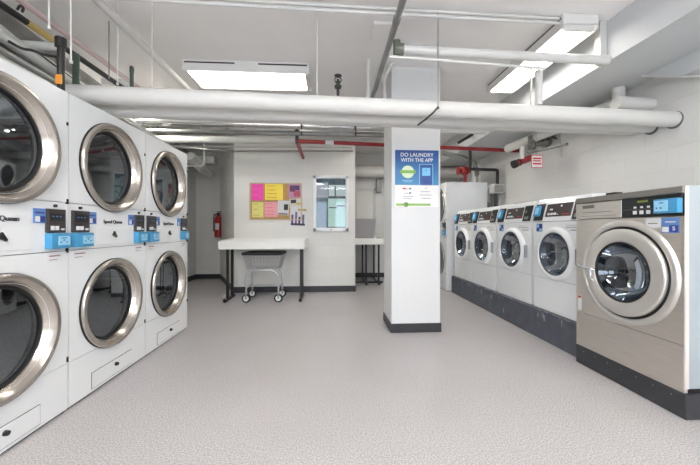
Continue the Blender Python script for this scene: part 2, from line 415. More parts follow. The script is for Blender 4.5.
def dryer_stack(label, loc, rotz, group):
    W2, D, H = .396, 1.0, 1.943
    t = thing('stacked_dryer', label, 'dryer', loc, rotz, group)
    B('cabinet', M_white, t, (-W2, -W2+.02, .02, D, .012, H), (W2-.02, W2, .02, D, .012, H), (-W2+.0202, W2-.0202, .0222, D-.0202, H-.02, H),
      (-W2+.0202, W2-.0202, D-.02, D, .012, H), (-W2+.0202, W2-.0202, .0222, D-.0202, .012, .03), (-W2+.0202, W2-.0202, .0225, .6, .98, 1.26))
    B('base_shadow_gap', M_black, t, (-W2+.01, W2-.01, .015, D-.02, 0, .014))
    bm = bmesh.new(); holed_plate(bm, -W2, W2, 1.272, H, 0, 1.554, .27, 0, .022); obj('upper_front_panel', bm, M_white, t, ang=20)
    bm = bmesh.new(); holed_plate(bm, -W2, W2, .293, .976, 0, .572, .27, 0, .022); obj('lower_front_panel', bm, M_white, t, ang=20)
    B('control_band', M_white, t, (-W2, W2, .005, .022, .980, 1.268))
    B('service_panel', M_white, t, (-.16, .165, 0, .01, 1.0, 1.112), bev=.002)
    kp = B('kick_panel', M_white, t, (-W2, W2, .002, .022, .014, .289))
    ld = B('lint_drawer', M_white, t, (-.21, .21, -.003, .01, .034, .14), bev=.002)
    B('drawer_gap', M_rubber, t, (-.213, .213, .0005, .004, .031, .143))
    bm = bmesh.new(); lathe(bm, [(0, -.02), (.012, -.02), (.014, -.002), (.014, 0)], .02, .105, 16); obj('lock_knob', bm, M_black, ld)
    bm = bmesh.new(); prism(bm, [(-.014, 1.065), (.022, 1.048), (.026, 1.058), (.003, 1.094)], -.012, 0, 'XZ'); obj('release_catch', bm, M_black, t)
    for cz in (1.554, .572):
        dr = bpy.data.objects.new('door', None); COL.objects.link(dr); dr.parent = t
        bm = bmesh.new(); lathe(bm, [(.322, 0), (.3225, -.010), (.316, -.012)], 0, cz); obj('door_seal', bm, M_rubber, dr)
        bm = bmesh.new()
        lathe(bm, [(.318, -.004), (.319, -.020), (.316, -.027), (.309, -.031), (.292, -.031), (.286, -.028), (.253, .032), (.25, .045)], 0, cz, 72)
        obj('door_ring', bm, M_steelL, dr, ang=50)
        bm = bmesh.new(); lathe(bm, [(.256, .026), (.250, .024), (.244, .028), (.243, .045), (.255, .048)], 0, cz); obj('glass_gasket', bm, M_rubber, dr)
        bm = bmesh.new(); lathe(bm, [(.245, .036), (.16, .029), (.08, .026), (0, .025)], 0, cz); obj('door_glass', bm, M_gd, dr, ang=180)
        bm = bmesh.new(); lathe(bm, [(.27, .02), (.275, .06), (.345, .07), (.345, .62), (.12, .66), (0, .66)], 0, cz)
        for k in range(3):
            a = 2*PI*k/3+.5; x, z = math.cos(a), math.sin(a)
            tube(bm, [(x*.335, .1, cz+z*.335), (x*.335, .6, cz+z*.335)], .035, 8)
        obj('drum', bm, M_drumd, t)
    card_unit(t, -.376, -.244, 1); card_unit(t, .246, .368, -1)
    text("brand_lettering", "Speed Queen", .036, mat('logo_grey', (62, 62, 66), .5), t, (0, .003, 1.162), depth=.003, bold=.004)
    for z in (1.262, .965, .30):
        B('hinge_pin', M_rubber, t, (W2-.012, W2-.002, -.006, .01, z, z+.03))
    B('hinge_pin', M_rubber, t, (W2-.012, W2-.002, -.006, .01, 1.74, 1.76))
    return t
XD = -1.605
G = 'stacked dryers along the left wall'
d0 = dryer_stack('nearest white stacked dryer, cut off by the left edge', (XD, 1.63, 0), PI/2, G)
for y, l in ((2.43, 'middle white stacked dryer of the left row, between the other two'),
             (3.23, 'farthest white stacked dryer of the left row, nearest the fire extinguisher'),
             (.83, 'white stacked dryer of the left row, beside the camera'), ):
    o = dup(d0); o.location.y = y; o['label'] = l
# narrower stacked dryer at the back right, built from the same stack
o = dup(d0); o.location = (2.04, 5.87, 0); o.rotation_euler = (0, 0, -PI/2); o.scale = (1, .75, 1)
o['label'] = 'white stacked dryer standing past the far end of the washer row'; o['group'] = 'stacked dryers at the back right'

# ------------------------------------------------------------------ white washers
def white_washer(label, loc, rotz, group):
    W2, D, H = .343, .74, 1.12
    t = thing('front_load_washer', label, 'washing machine', loc, rotz, group)
    B('cabinet', M_white, t, (-W2, -W2+.015, .02, D, 0, .9), (W2-.015, W2, .02, D, 0, .9), (-W2, W2, D-.015, D, 0, .9), (-W2, W2, .02, D, 0, .02))
    bm = bmesh.new(); holed_plate(bm, -W2, W2, .325, .888, 0, .576, .212, 0, .022); obj('front_panel', bm, M_white, t, ang=20)
    B('lower_panel', M_white, t, (-W2, W2, .002, .022, .0, .320), bev=.002)
    bm = bmesh.new(); prism(bm, [(0, .893), (.052, 1.095), (.066, H), (D, H), (D, .893)], -W2, W2, 'YZ'); obj('top_console', bm, M_white, t)
    A = math.atan2(.052, .202)
    def slope(name, m, x0, x1, v0, v1, th, bev=.002, par=None):
        b = bmesh.new(); box(b, x0, x1, -th, .004, v0, v1, bev=bev)
        return obj(name, b, m, par or t, (0, 0, .893), (-A, 0, 0))
    dp = slope('control_panel', M_dgray, -.175, .165, .045, .175, .005)
    bm = bmesh.new()
    for k in range(3): box(bm, -.14+.042*k, -.108+.042*k, -.0075, -.004, .06, .082)
    box(bm, -.01, .005, -.0075, -.004, .06, .07); box(bm, -.12, -.08, -.0075, -.004, .11, .125); box(bm, .02, .04, -.0075, -.004, .14, .155)
    obj('button', bm, M_lab_w, dp)
    bm = bmesh.new(); box(bm, .06, .15, -.0075, -.004, .062, .07); obj('red_print', bm, M_redtxt, dp)
    rb = slope('card_reader', M_black, -.335, -.205, .01, .185, .012)
    B('reader_face', M_blue, rb, (-.325, -.235, -.036, -.01, .05, .16), bev=.006)
    B('reader_screen', M_lblue, rb, (-.30, -.245, -.0375, -.035, .07, .14))
    cm = slope('coin_panel', M_black, .19, .325, .01, .185, .008)
    bm = bmesh.new(); box(bm, .22, .29, -.011, -.007, .03, .06); box(bm, .22, .24, -.011, -.007, .1, .13); obj('slot_print', bm, M_pipes, cm)
    l = B('price_label', M_navy, t, (-.29, -.20, -.0015, .002, .79, .87))
    B('label_patch', M_lblue, l, (-.285, -.25, -.0025, -.001, .83, .864), (-.245, -.205, -.0025, -.001, .797, .82))
    B('brand_lettering', M_pipes, t, (.12, .30, -.0012, .002, .828, .834), (.18, .30, -.0012, .002, .80, .808), (.12, .24, -.0012, .002, .848, .852))
    dr = bpy.data.objects.new('door', None); COL.objects.link(dr); dr.parent = t
    bm = bmesh.new(); lathe(bm, [(.258, .004), (.257, -.012), (.246, -.032), (.228, -.042), (.212, -.038), (.204, -.02), (.2, .01)], 0, .576, 72); obj('door_ring', bm, M_white, dr, ang=50)
    bm = bmesh.new(); lathe(bm, [(.207, -.028), (.203, -.034), (.196, -.03), (.192, -.01), (.192, .03)], 0, .576); obj('glass_rim', bm, mat('dark_grey_rim', (70, 74, 84), .3), dr)
    bm = bmesh.new(); lathe(bm, [(.196, -.022), (.178, .01), (.15, .05), (.10, .075), (0, .085)], 0, .576); obj('door_glass', bm, M_gw, dr, ang=180)
    bm = bmesh.new(); box(bm, .262, .282, -.03, .002, .50, .64, bev=.004); obj('handle', bm, mat('grey_handle', (150, 152, 158), .4), dr)
    bm = bmesh.new(); lathe(bm, [(.212, .022), (.215, .08), (.26, .09), (.26, .48), (.1, .51), (0, .5)], 0, .576)
    for k in range(3):
        a = 2*PI*k/3+.9; x, z = math.cos(a), math.sin(a)
        tube(bm, [(x*.245, .11, .576+z*.245), (x*.245, .46, .576+z*.245)], .04, 8)
    obj('drum', bm, M_drum, t)
    bm = bmesh.new(); lathe(bm, [(.212, .02), (.2, .035), (.19, .06), (.2, .085), (.215, .09)], 0, .576); obj('door_gasket', bm, M_rubber, t)
    return t
G = 'white washers on the long plinth'
XW = 2.155
labs = ['nearest white front-load washer, next to the big steel washer',
        'second white front-load washer from the big steel washer',
        'third white front-load washer from the big steel washer',
        'farthest white front-load washer, against the white stacked dryer']
w0 = white_washer(labs[0], (XW, 2.893, .2945), -PI/2, G)
for k in range(1, 4):
    o = dup(w0); o.location.y = 2.893+.727*k-(.03 if k == 3 else 0); o['label'] = labs[k]

# ------------------------------------------------------------------ stainless washer
t = thing('steel_washer', 'large stainless steel front-load washer on low black plinth', 'washing machine', (2.05, 2.115, .148), -PI/2)
W2, D, H = .403, .93, 1.215
M_side = mat('satin_side_panel', (176, 186, 192), .3, .35)
B('cabinet', M_side, t, (-W2, -W2+.015, .025, D-.02, .03, H), (W2-.015, W2, .025, D-.02, .03, H), (-W2, W2, D-.035, D-.02, .03, H), (-W2+.0152, W2-.0152, .026, D-.036, H-.02, H-.0005))
B('base_frame', M_rubber, t, (-W2+.004, W2-.004, .02, D-.02, 0, .032))
B('edge_strip', mat('pale_edge', (214, 206, 202), .4), t, (W2-.001, W2+.003, .004, .028, .03, H))
bm = bmesh.new(); holed_plate(bm, -W2, W2, .283, 1.038, .02, .66, .27, 0, .024); obj('front_panel', bm, M_steel, t, ang=20)
B('lower_panel', M_steel, t, (-W2, W2, 0, .024, .004, .279), bev=.002)
B('upper_panel', M_steel, t, (-W2, .012, -.004, .024, 1.043, 1.168), bev=.003)
B('top_strip', mat('dull_steel_strip', (150, 146, 140), .4, .8), t, (-W2, W2, -.006, .03, 1.172, H), bev=.003)
cp = B('control_panel', M_black, t, (.014, W2-.006, -.006, .024, 1.043, 1.169), bev=.002)
bm = bmesh.new()
for x, z in ((.10, 1.06), (.145, 1.06), (.19, 1.06)): box(bm, x, x+.026, -.009, -.005, z, z+.024); 
for x in (.105, .15, .195): box(bm, x, x+.018, -.009, -.005, 1.10, 1.112)
box(bm, .235, .255, -.009, -.005, 1.062, 1.072)
obj('button', bm, M_lab_w, cp)
B('display', mat('green_display', (120, 140, 60), .4), cp, (.13, .20, -.0085, -.005, 1.137, 1.150))
B('panel_print', M_pipes, cp, (.025, .25, -.0075, -.005, 1.092, 1.0935))
rd = B('card_reader', M_blue, t, (.262, W2-.002, -.04, -.004, 1.058, 1.145), bev=.008, seg=2)
B('reader_face', M_lblue, rd, (.270, .350, -.0415, -.038, 1.07, 1.135), bev=.001)
B('reader_print', M_navy, rd, (.282, .29, -.0425, -.041, 1.085, 1.095), (.30, .325, -.0425, -.041, 1.118, 1.124), (.305, .315, -.0425, -.041, 1.085, 1.095))
B('handle_label', mat('embossed_grey', (120, 117, 112), .4, .6), t, (-.33, -.06, -.0055, -.003, 1.09, 1.094), (-.33, -.22, -.0055, -.003, 1.125, 1.15), (-.35, -.03, -.0055, -.003, 1.062, 1.0645))
s = B('instruction_sticker', M_lab_w, t, (.183, .272, -.001, .002, .972, 1.03))
B('sticker_print', mat('olive_print', (120, 124, 96), .5), s, (.195, .255, -.002, -.0008, .994, 1.0))
s = B('price_label', M_label, t, (.278, .38, -.001, .002, .938, 1.032))
B('label_patch', M_lab_w, s, (.283, .32, -.002, -.0008, .944, .975), (.30, .36, -.002, -.0008, 1.002, 1.008))
B('label_mark', M_navy, s, (.325, .374, -.002, -.0008, .944, .985))
text('label_letter', 'S', .034, M_lab_w, s, (.35, -.0025, .964))
B('warning_sticker', M_lab_w, t, (-.385, -.35, -.001, .002, .30, .42))
B('warning_print', M_redtxt, t, (-.382, -.353, -.002, -.0005, .395, .412))
CX, CZ = .025, .66
bm = bmesh.new(); lathe(bm, [(.366, .002), (.360, -.014), (.352, -.019), (.33, -.019), (.322, -.015), (.318, -.002)], CX, CZ, 80); obj('door_surround', bm, M_steelD, t, ang=60)
dr = bpy.data.objects.new('door', None); COL.objects.link(dr); dr.parent = t
bm = bmesh.new(); lathe(bm, [(.320, -.002), (.302, -.012), (.298, .004)], CX, CZ); obj('door_seal', bm, M_rubber, dr)
bm = bmesh.new(); lathe(bm, [(.303, -.004), (.303, -.024), (.298, -.031), (.288, -.034), (.225, -.036), (.214, -.032), (.207, -.022), (.202, 0)], CX, CZ, 80); obj('door_ring', bm, M_steelD, dr, ang=50)
bm = bmesh.new(); lathe(bm, [(.21, -.03), (.205, -.032), (.198, -.026), (.192, .03)], CX, CZ); obj('glass_rim', bm, M_rubber, dr)
bm = bmesh.new(); lathe(bm, [(.198, -.018), (.182, .02), (.155, .07), (.11, .10), (0, .11)], CX, CZ); obj('door_glass', bm, M_gw, dr, ang=180)
bm = bmesh.new(); tube(bm, rounded([(-.325, -.018, .668), (-.32, -.06, .667), (-.20, -.055, .655), (-.19, -.03, .65)], .02), .0115, 12)
tube(bm, [(-.195, -.03, .56), (-.205, -.05, .6), (-.20, -.055, .65)], .007, 8); obj('handle', bm, M_chrome, dr)
bm = bmesh.new(); lathe(bm, [(.27, .024), (.27, .1), (.33, .11), (.33, .66), (.1, .69), (0, .68)], CX, CZ)
for k in range(3):
    a = 2*PI*k/3+2.2; x, z = math.cos(a), math.sin(a)
    tube(bm, [(CX+x*.31, .13, CZ+z*.31), (CX+x*.31, .62, CZ+z*.31)], .05, 8)
obj('drum', bm, M_drum, t)
bm = bmesh.new(); lathe(bm, [(.27, .02), (.24, .04), (.232, .07), (.25, .1)], CX, CZ); obj('door_gasket', bm, M_rubber, t)
bm = bmesh.new(); lathe(bm, [(.0, .05), (.0, .05)], 0, 0, 4) if False else box(bm, -.18, -.10, .05, .12, H, H+.022, bev=.006); obj('top_cap', bm, M_black, t)

# ------------------------------------------------------------------ folding tables
def table(label, x0, x1, y0, y1, legs, fr_in, stretcher):
    t = thing('folding_table', label, 'table', ((x0+x1)/2, (y0+y1)/2, 0)); cx, cy = t.location.x, t.location.y
    X0, X1, Y0, Y1 = x0-cx, x1-cx, y0-cy, y1-cy
    B('tabletop', M_tabin, t, (X0+.012, X1-.012, Y0+.012, Y1-.012, .862, .895))
    bm = bmesh.new()
    box(bm, X0, X1, Y0, Y0+.02, .80, .925, bev=.004); box(bm, X0, X1, Y1-.02, Y1, .80, .955, bev=.004)
    for a, b in ((X0, X0+.02), (X1-.02, X1)):
        prism(bm, [(Y0+.02, .80), (Y0+.02, .925), (Y1-.02, .955), (Y1-.02, .80)], a, b, 'YZ')
    obj('rim', bm, M_tab, t)
    for lx in legs:
        lx -= cx
        for ly in fr_in:
            B('leg', M_black, t, (lx-.018, lx+.018, ly-cy-.018, ly-cy+.018, .03, .862), bev=.003)
        bm = bmesh.new(); box(bm, lx-.02, lx+.02, Y0-.02, min(fr_in[-1]-cy+.1, Y1-.01), .0, .036, bev=.004); box(bm, lx-.02, lx+.02, Y0-.022, Y0+.02, 0, .05, bev=.004)
        obj('foot', bm, M_black, t)
    if stretcher:
        B('stretcher', M_black, t, (X0+.02, X1-.02, Y0+.03, Y0+.06, .03, .07))
    return t
T1 = (-1.70, -.405, 4.86, 5.53)
table('white rimmed folding table with black legs against the notice-board wall', *T1, (-1.60, -.47), (4.99, 5.22), False)
table('white folding table with black legs in the alcove left of the pillar', .46, 1.05, 6.2, 7.12, (.70, .955), (6.28, 7.0), True)

# laundry bin on the alcove table
bm = bmesh.new(); b0, b1, hh = .19, .235, .42
lo = [(-b0, -.16), (b0, -.16), (b0, .16), (-b0, .16)]; hi = [(-b1, -.2), (b1, -.2), (b1, .2), (-b1, .2)]
def ring(pts, z, k=1): return [bm.verts.new((x*k, y*k, z)) for x, y in pts]
r0, r1, r2, r3 = ring(lo, 0), ring(hi, hh), ring(hi, hh, .93), ring(lo, .02, .93)
for q, s in ((r0, r1), (r1, r2), (r2, r3)):
    for i in range(4): bm.faces.new((q[i], q[(i+1) % 4], s[(i+1) % 4], s[i]))
bm.faces.new(r0[::-1]); bm.faces.new(r3)
bin_ = tag(obj('laundry_bin', bm, mat('grey_plastic', (150, 148, 150), .5), None, (.67, 6.50, .896)), 'grey tapered bin standing on the alcove folding table', 'bin')

# ------------------------------------------------------------------ laundry cart
t = thing('laundry_cart', 'wire laundry cart with black bumper parked under the folding table', 'cart', (-1.035, 5.02, 0))
M_wire = mat('cart_wire', (200, 202, 204), .3, .8)
bt = [(-.285, -.22), (.285, -.22), (.285, .22), (-.285, .22)]; bb = [(-.235, -.17), (.235, -.17), (.235, .17), (-.235, .17)]
ZT, ZL = .735, .50
bm = bmesh.new(); pts = [(x, y, ZT) for x, y in bt]
for i in range(4): tube(bm, [pts[i], pts[(i+1) % 4]], .021, 10)
obj('bumper', bm, M_rubber, t)
bm = bmesh.new()
for s in range(4):
    a, b = Vector((*bt[s], ZT)), Vector((*bt[(s+1) % 4], ZT)); c, d = Vector((*bb[s], ZL)), Vector((*bb[(s+1) % 4], ZL))
    n = 11 if s % 2 == 0 else 8
    for k in range(n+1): tube(bm, [a.lerp(b, k/n), c.lerp(d, k/n)], .0032, 5)
    for z in (.25, .5, .75): tube(bm, [a.lerp(c, z), b.lerp(d, z)], .003, 5)
    tube(bm, [c, d], .005, 6)
for k in range(1, 10):
    x = -.235+.047*k; tube(bm, [(x, -.17, ZL), (x, .17, ZL)], .0022, 5)
for k in range(1, 5):
    y = -.17+.068*k; tube(bm, [(-.235, y, ZL), (.235, y, ZL)], .0022, 5)
obj('basket', bm, M_wire, t)
bm = bmesh.new()
for y in (-.19, .19):
    tube(bm, rounded([(-.24, y, .13), (-.24, y, .41), (-.16, y, .485), (.16, y, .485), (.24, y, .41), (.24, y, .13)], .06), .013, 10)
for x in (-.24, .24): tube(bm, [(x, -.19, .22), (x, .19, .22)], .011, 8)
tube(bm, [(-.24, 0, .22), (.24, 0, .22)], .009, 8); tube(bm, [(-.24, .19, .2), (.24, .19, .2)], .009, 8)
obj('frame', bm, mat('cart_frame', (190, 192, 194), .3, .6), t)
for x in (-.24, .24):
    for y in (-.19, .19):
        bm = bmesh.new(); lathe(bm, [(.024, -.014), (.055, -.018), (.064, -.011), (.064, .011), (.055, .018), (.024, .014)], x, .064, 24)
        wv = obj('wheel', bm, M_rubber, t, (0, y, 0))
        bm = bmesh.new(); lathe(bm, [(0, -.021), (.042, -.020), (.042, .020), (0, .021)], x, .064, 20); obj('hub', bm, M_lab_w, wv, (0, 0, 0))
        bm = bmesh.new(); box(bm, x-.012, x+.012, -.026, -.02, .058, .135); box(bm, x-.012, x+.012, .02, .026, .058, .135); box(bm, x-.018, x+.018, -.026, .026, .12, .14)
        obj('fork', bm, M_pipes, wv)

# ------------------------------------------------------------------ notice board and papers
def wall_rect(name, m, px0, py0, px1, py1, y=WB, th=.004, lab=None, cat=None, group=None, tilt=0, off=0):
    a = P(px0, py0, Y=y-off); b = P(px1, py1, Y=y-off); cx, cz = (a.x+b.x)/2, (a.z+b.z)/2; hw, hh = (b.x-a.x)/2, (a.z-b.z)/2
    bm = bmesh.new(); box(bm, -hw, hw, -th, 0, -hh, hh)
    o = obj(name, bm, m, None, (cx, y-off, cz), (0, tilt, 0))
    if lab: tag(o, lab, cat, group)
    return o, hw, hh
t = thing('cork_board', 'framed cork notice board covered in bright paper notices', 'notice board', P(276, 201.5, Y=WB-.001))
a, b = P(249.5, 183, Y=WB), P(301, 219.5, Y=WB); hw, hh = (b.x-a.x)/2, (a.z-b.z)/2
B('cork', mat('cork', (190, 150, 98), .8, noise=.15, nscale=60), t, (-hw, hw, -.008, 0, -hh, hh))
B('frame', mat('pale_wood_frame', (196, 178, 150), .5), t, (-hw-.008, -hw+.012, -.016, 0, -hh-.008, hh+.008), (hw-.012, hw+.008, -.016, 0, -hh-.008, hh+.008),
  (-hw, hw, -.016, 0, hh-.012, hh+.008), (-hw, hw, -.016, 0, -hh-.008, -hh+.012))
def notice(px0, py0, px1, py1, rgb, lab, off=.010, lines=None, tilt=0, lc=(90, 70, 80), extra=None):
    a = P(px0, py0, Y=WB-off); b = P(px1, py1, Y=WB-off); w_, h_ = (b.x-a.x)/2, (a.z-b.z)/2
    m = mat('paper_%d_%d_%d' % rgb, rgb, .7, noise=.04, nscale=25)
    bm = bmesh.new(); box(bm, -w_, w_, -.0015, 0, -h_, h_)
    o = tag(obj('paper_notice', bm, m, None, ((a.x+b.x)/2, WB-off, (a.z+b.z)/2), (0, tilt, 0)), lab, 'notice', 'papers pinned on the notice-board wall')
    if lines:
        bm = bmesh.new()
        for k in range(lines):
            z = h_*.75-2*h_*.8*k/max(1, lines-1)*.9; l = random.uniform(.5, .85)
            box(bm, -w_*.8, -w_*.8+2*w_*.8*l, -.0025, -.0012, z-.004, z+.004)
        obj('printed_lines', bm, mat('print_%d_%d_%d' % lc, lc, .7), o)
    for (fx0, fx1, fz0, fz1, c) in (extra or ()):
        bm = bmesh.new(); box(bm, -w_+2*w_*fx0, -w_+2*w_*fx1, -.0028, -.0012, -h_+2*h_*fz0, -h_+2*h_*fz1)
        obj('printed_picture', bm, mat('print_%d_%d_%d' % c, c, .6), o)
    return o
notice(251.5, 184, 263.5, 200.5, (240, 84, 178), 'bright magenta paper notice, top left of the cork board', lines=3, lc=(200, 60, 150))
notice(265, 184, 283, 200, (246, 222, 92), 'yellow paper notice, top middle of the cork board', lines=4, lc=(190, 140, 50))
notice(288.5, 184, 301.5, 198, (196, 150, 176), 'purple and red printed flyer, top right of the cork board', lines=None, off=.012,
       extra=[(.1, .5, .45, .9, (110, 60, 90)), (.4, .9, .1, .5, (190, 90, 110)), (.5, .85, .55, .9, (80, 60, 110))])
notice(252, 202, 263.5, 217.5, (228, 220, 132), 'pale yellow notice, lower left of the cork board', lines=3, lc=(180, 150, 80))
notice(264.5, 202, 277.5, 217, (240, 166, 176), 'salmon pink notice, lower middle of the cork board', lines=4, lc=(206, 110, 120))
notice(277.5, 200.5, 289, 215, (214, 214, 216), 'white flyer with a dark square, lower right of the cork board', tilt=.05,
       extra=[(.55, .92, .35, .75, (50, 50, 56)), (.1, .9, .03, .12, (90, 90, 90))])
notice(289.5, 198.5, 303, 207.5, (216, 212, 196), 'cream flyer with yellow and dark stripes beside the cork board', off=.013, tilt=-.08,
       extra=[(.1, .5, .5, .9, (70, 60, 80)), (.5, .95, .3, .5, (200, 180, 90))])
notice(290, 207, 307, 226.5, (222, 222, 224), 'white flyer with a dark drawing hanging below the cork board', off=.0135, tilt=.04,
       extra=[(.06, .9, .05, .16, (60, 56, 80)), (.08, .2, .16, .6, (96, 84, 120)), (.3, .42, .16, .75, (120, 96, 140)), (.5, .62, .16, .5, (70, 66, 90)), (.72, .84, .16, .62, (110, 100, 130)), (.45, .95, .8, .92, (190, 170, 110))])

# glass display case
t = thing('display_case', 'white framed glass display case of papers hung left of the alcove', 'display case', P(331, 203.5, Y=WB))
a, b = P(313.2, 176, Y=WB), P(348.6, 231.5, Y=WB); hw, hh = (b.x-a.x)/2, (a.z-b.z)/2
B('frame', mat('case_frame_white', (236, 240, 240), .35), t, (-hw, -hw+.055, -.05, 0, -hh, hh), (hw-.055, hw, -.05, 0, -hh, hh), (-hw, hw, -.05, 0, hh-.05, hh), (-hw, hw, -.05, 0, -hh, -hh+.06), bev=.006)
B('back_panel', mat('case_backing', (70, 92, 104), .7), t, (-hw+.05, hw-.05, -.01, -.002, -hh+.05, hh-.05))
B('glass_pane', M_gc, t, (-hw+.05, hw-.05, -.042, -.039, -hh+.05, hh-.05))
B('lock', M_black, t, (-.012, .012, -.056, -.048, -hh+.015, -hh+.03))
def case_paper(lab, fx0, fx1, fz0, fz1, c, off, pr=()):
    iw, ih = hw-.055, hh-.06
    x0, x1 = -iw+2*iw*fx0, -iw+2*iw*fx1; z0, z1 = -ih+2*ih*fz0, -ih+2*ih*fz1; L0 = t.location
    bm = bmesh.new(); box(bm, -(x1-x0)/2, (x1-x0)/2, -.001, 0, -(z1-z0)/2, (z1-z0)/2)
    o = tag(obj('posted_paper', bm, mat('paper_%d_%d_%d' % c, c, .7), None, (L0.x+(x0+x1)/2, L0.y-off, L0.z+(z0+z1)/2)), lab, 'notice', 'papers inside the glass display case')
    for q in pr:
        bm = bmesh.new(); w_, h_ = (x1-x0)/2, (z1-z0)/2
        box(bm, -w_+2*w_*q[0], -w_+2*w_*q[1], -.002, -.0008, -h_+2*h_*q[2], -h_+2*h_*q[3]); obj('printed_lines', bm, mat('print_60_70_74', (60, 70, 74), .7), o)
case_paper('lilac grey paper, upper left inside the display case', .0, .4, .62, .93, (186, 184, 196), .012)
case_paper('white printed sheet, upper right inside the display case', .42, 1, .62, .88, (226, 234, 234), .012, ((.0, 1, .0, .12), (.35, .42, .1, .9)))
case_paper('mint green sheet with a curved line, lower right inside the display case', .4, 1, .02, .6, (200, 232, 222), .012, ((.05, .5, .66, .7), (.5, .95, .72, .76)))

# ------------------------------------------------------------------ pillar poster
a, b = P(395, 150, Y=3.335), P(438.5, 185.3, Y=3.335); w_ = (b.x-a.x)/2
zt, zm, zb = a.z, b.z, P(400, 207, Y=3.335).z
t = thing('wall_poster', 'blue and white laundry app poster on the pillar front', 'poster', ((a.x+b.x)/2, 3.334, zb)); zt -= zb; zm -= zb
B('white_sheet', M_paper, t, (-w_, w_, -.003, 0, 0, zt))
mb = bpy.data.materials.new('poster_blue'); mb.use_nodes = True; N = mb.node_tree.nodes; L = mb.node_tree.links
tc = N.new('ShaderNodeTexCoord'); sp = N.new('ShaderNodeSeparateXYZ'); rp = N.new('ShaderNodeValToRGB'); mr = N.new('ShaderNodeMapRange')
mr.inputs[1].default_value = zm-.03; mr.inputs[2].default_value = zt
L.new(tc.outputs['Object'], sp.inputs[0]); L.new(sp.outputs[2], mr.inputs[0]); L.new(mr.outputs[0], rp.inputs[0])
rp.color_ramp.elements[0].color = lin((66, 140, 190))+(1,); rp.color_ramp.elements[1].color = lin((34, 74, 142))+(1,)
L.new(rp.outputs[0], N['Principled BSDF'].inputs['Base Color']); N['Principled BSDF'].inputs['Roughness'].default_value = .4
B('blue_panel', mb, t, (-w_, w_, -.0045, -.002, zm, zt))
text('poster_lettering', 'DO LAUNDRY', .056, M_paper, t, (0, -.0055, zt-.052), sx=1.0)
text('poster_lettering', 'WITH THE APP', .056, M_paper, t, (0, -.0055, zt-.108), sx=.93)
bm = bmesh.new(); lathe(bm, [(0, -.006), (.068, -.006), (.068, -.004)], -w_*.42, zm+.14, 32); obj('round_badge', bm, mat('badge_pale_green', (214, 232, 200), .5), t)
B('badge_band', mat('badge_green', (130, 180, 80), .5), t, (-w_*.42-.085, -w_*.42+.085, -.008, -.0055, zm+.125, zm+.158))
B('badge_caption', M_lblue, t, (-w_*.42-.06, -w_*.42+.06, -.006, -.004, zm+.045, zm+.051), (-w_*.42-.045, -w_*.42+.045, -.006, -.004, zm+.03, zm+.035))
c = w_*.42
ph = B('phone_outline', M_lblue, t, (c-.075, c-.069, -.007, -.004, zm, zm+.225), (c+.069, c+.075, -.007, -.004, zm, zm+.225), (c-.075, c+.075, -.007, -.004, zm+.219, zm+.225))
B('phone_screen', mat('phone_navy', (38, 84, 150), .4), t, (c-.069, c+.069, -.006, -.004, zm, zm+.219))
B('phone_tile', mat('tile_sky', (120, 196, 230), .4), t, (c-.045, c+.045, -.008, -.005, zm+.1, zm+.185), bev=.002)
B('phone_tile_mark', M_navy, t, (c-.006, c+.006, -.009, -.0075, zm+.155, zm+.165), (c-.04, c+.03, -.0075, -.0055, zm+.055, zm+.066), (c-.025, c+.035, -.0075, -.0055, zm+.02, zm+.04))
g = mat('fine_print', (150, 158, 166), .6)
for x, z, l in ((-.14, .82, .05), (-.14, .62, .045), (-.15, .48, .11), (-.15, .38, .09), (.04, .7, .1), (.03, .55, .13), (.05, .4, .1), (.09, .86, .02)):
    B('fine_print', g, t, (x, x+l, -.0045, -.0025, zm*z-.003, zm*z+.003))
B('store_mark', M_redtxt, t, (-.155, -.12, -.005, -.0025, zm*.81, zm*.87)); B('store_mark', M_navy, t, (-.085, -.065, -.005, -.0025, zm*.80, zm*.87)); B('store_mark', M_navy, t, (-.085, -.065, -.005, -.0025, zm*.6, zm*.67))
B('green_bar', mat('bar_green', (150, 190, 100), .5), t, (-w_+.01, w_*.62, -.005, -.0025, zm*.06, zm*.16))
bm = bmesh.new(); lathe(bm, [(0, -.0065), (.026, -.0065), (.026, -.004)], -w_*.5, zm*.11, 24); obj('bar_button', bm, mat('bar_olive', (110, 160, 70), .5), t)

# ------------------------------------------------------------------ fire extinguisher on the far left wall
e = P(218.3, 237, Y=YF-.1)
t = thing('fire_extinguisher', 'red fire extinguisher hung on the far left wall', 'fire extinguisher', (e.x, YF-.095, e.z))
bm = bmesh.new(); lathe(bm, [(0, 0), (.075, 0), (.082, .01), (.082, .38), (.07, .43), (.035, .46), (.03, .49)], axis='Z', seg=28); obj('cylinder', bm, mat('extinguisher_red', (170, 34, 40), .3), t)
B('label', M_lab_w, t, (-.04, .04, -.0835, -.07, .16, .3), bev=.003)
B('valve', M_black, t, (-.025, .025, -.025, .025, .48, .52), (-.03, .09, -.012, .012, .52, .535), (-.03, .08, -.012, .012, .55, .565))
bm = bmesh.new(); tube(bm, rounded([(-.02, 0, .5), (-.09, 0, .5), (-.1, 0, .4), (-.098, 0, .12)], .04), .011, 10); obj('hose', bm, M_rubber, t)
B('wall_bracket', M_black, t, (-.03, .03, .06, .092, .1, .48))
# red sign plate over extinguisher base region is not visible

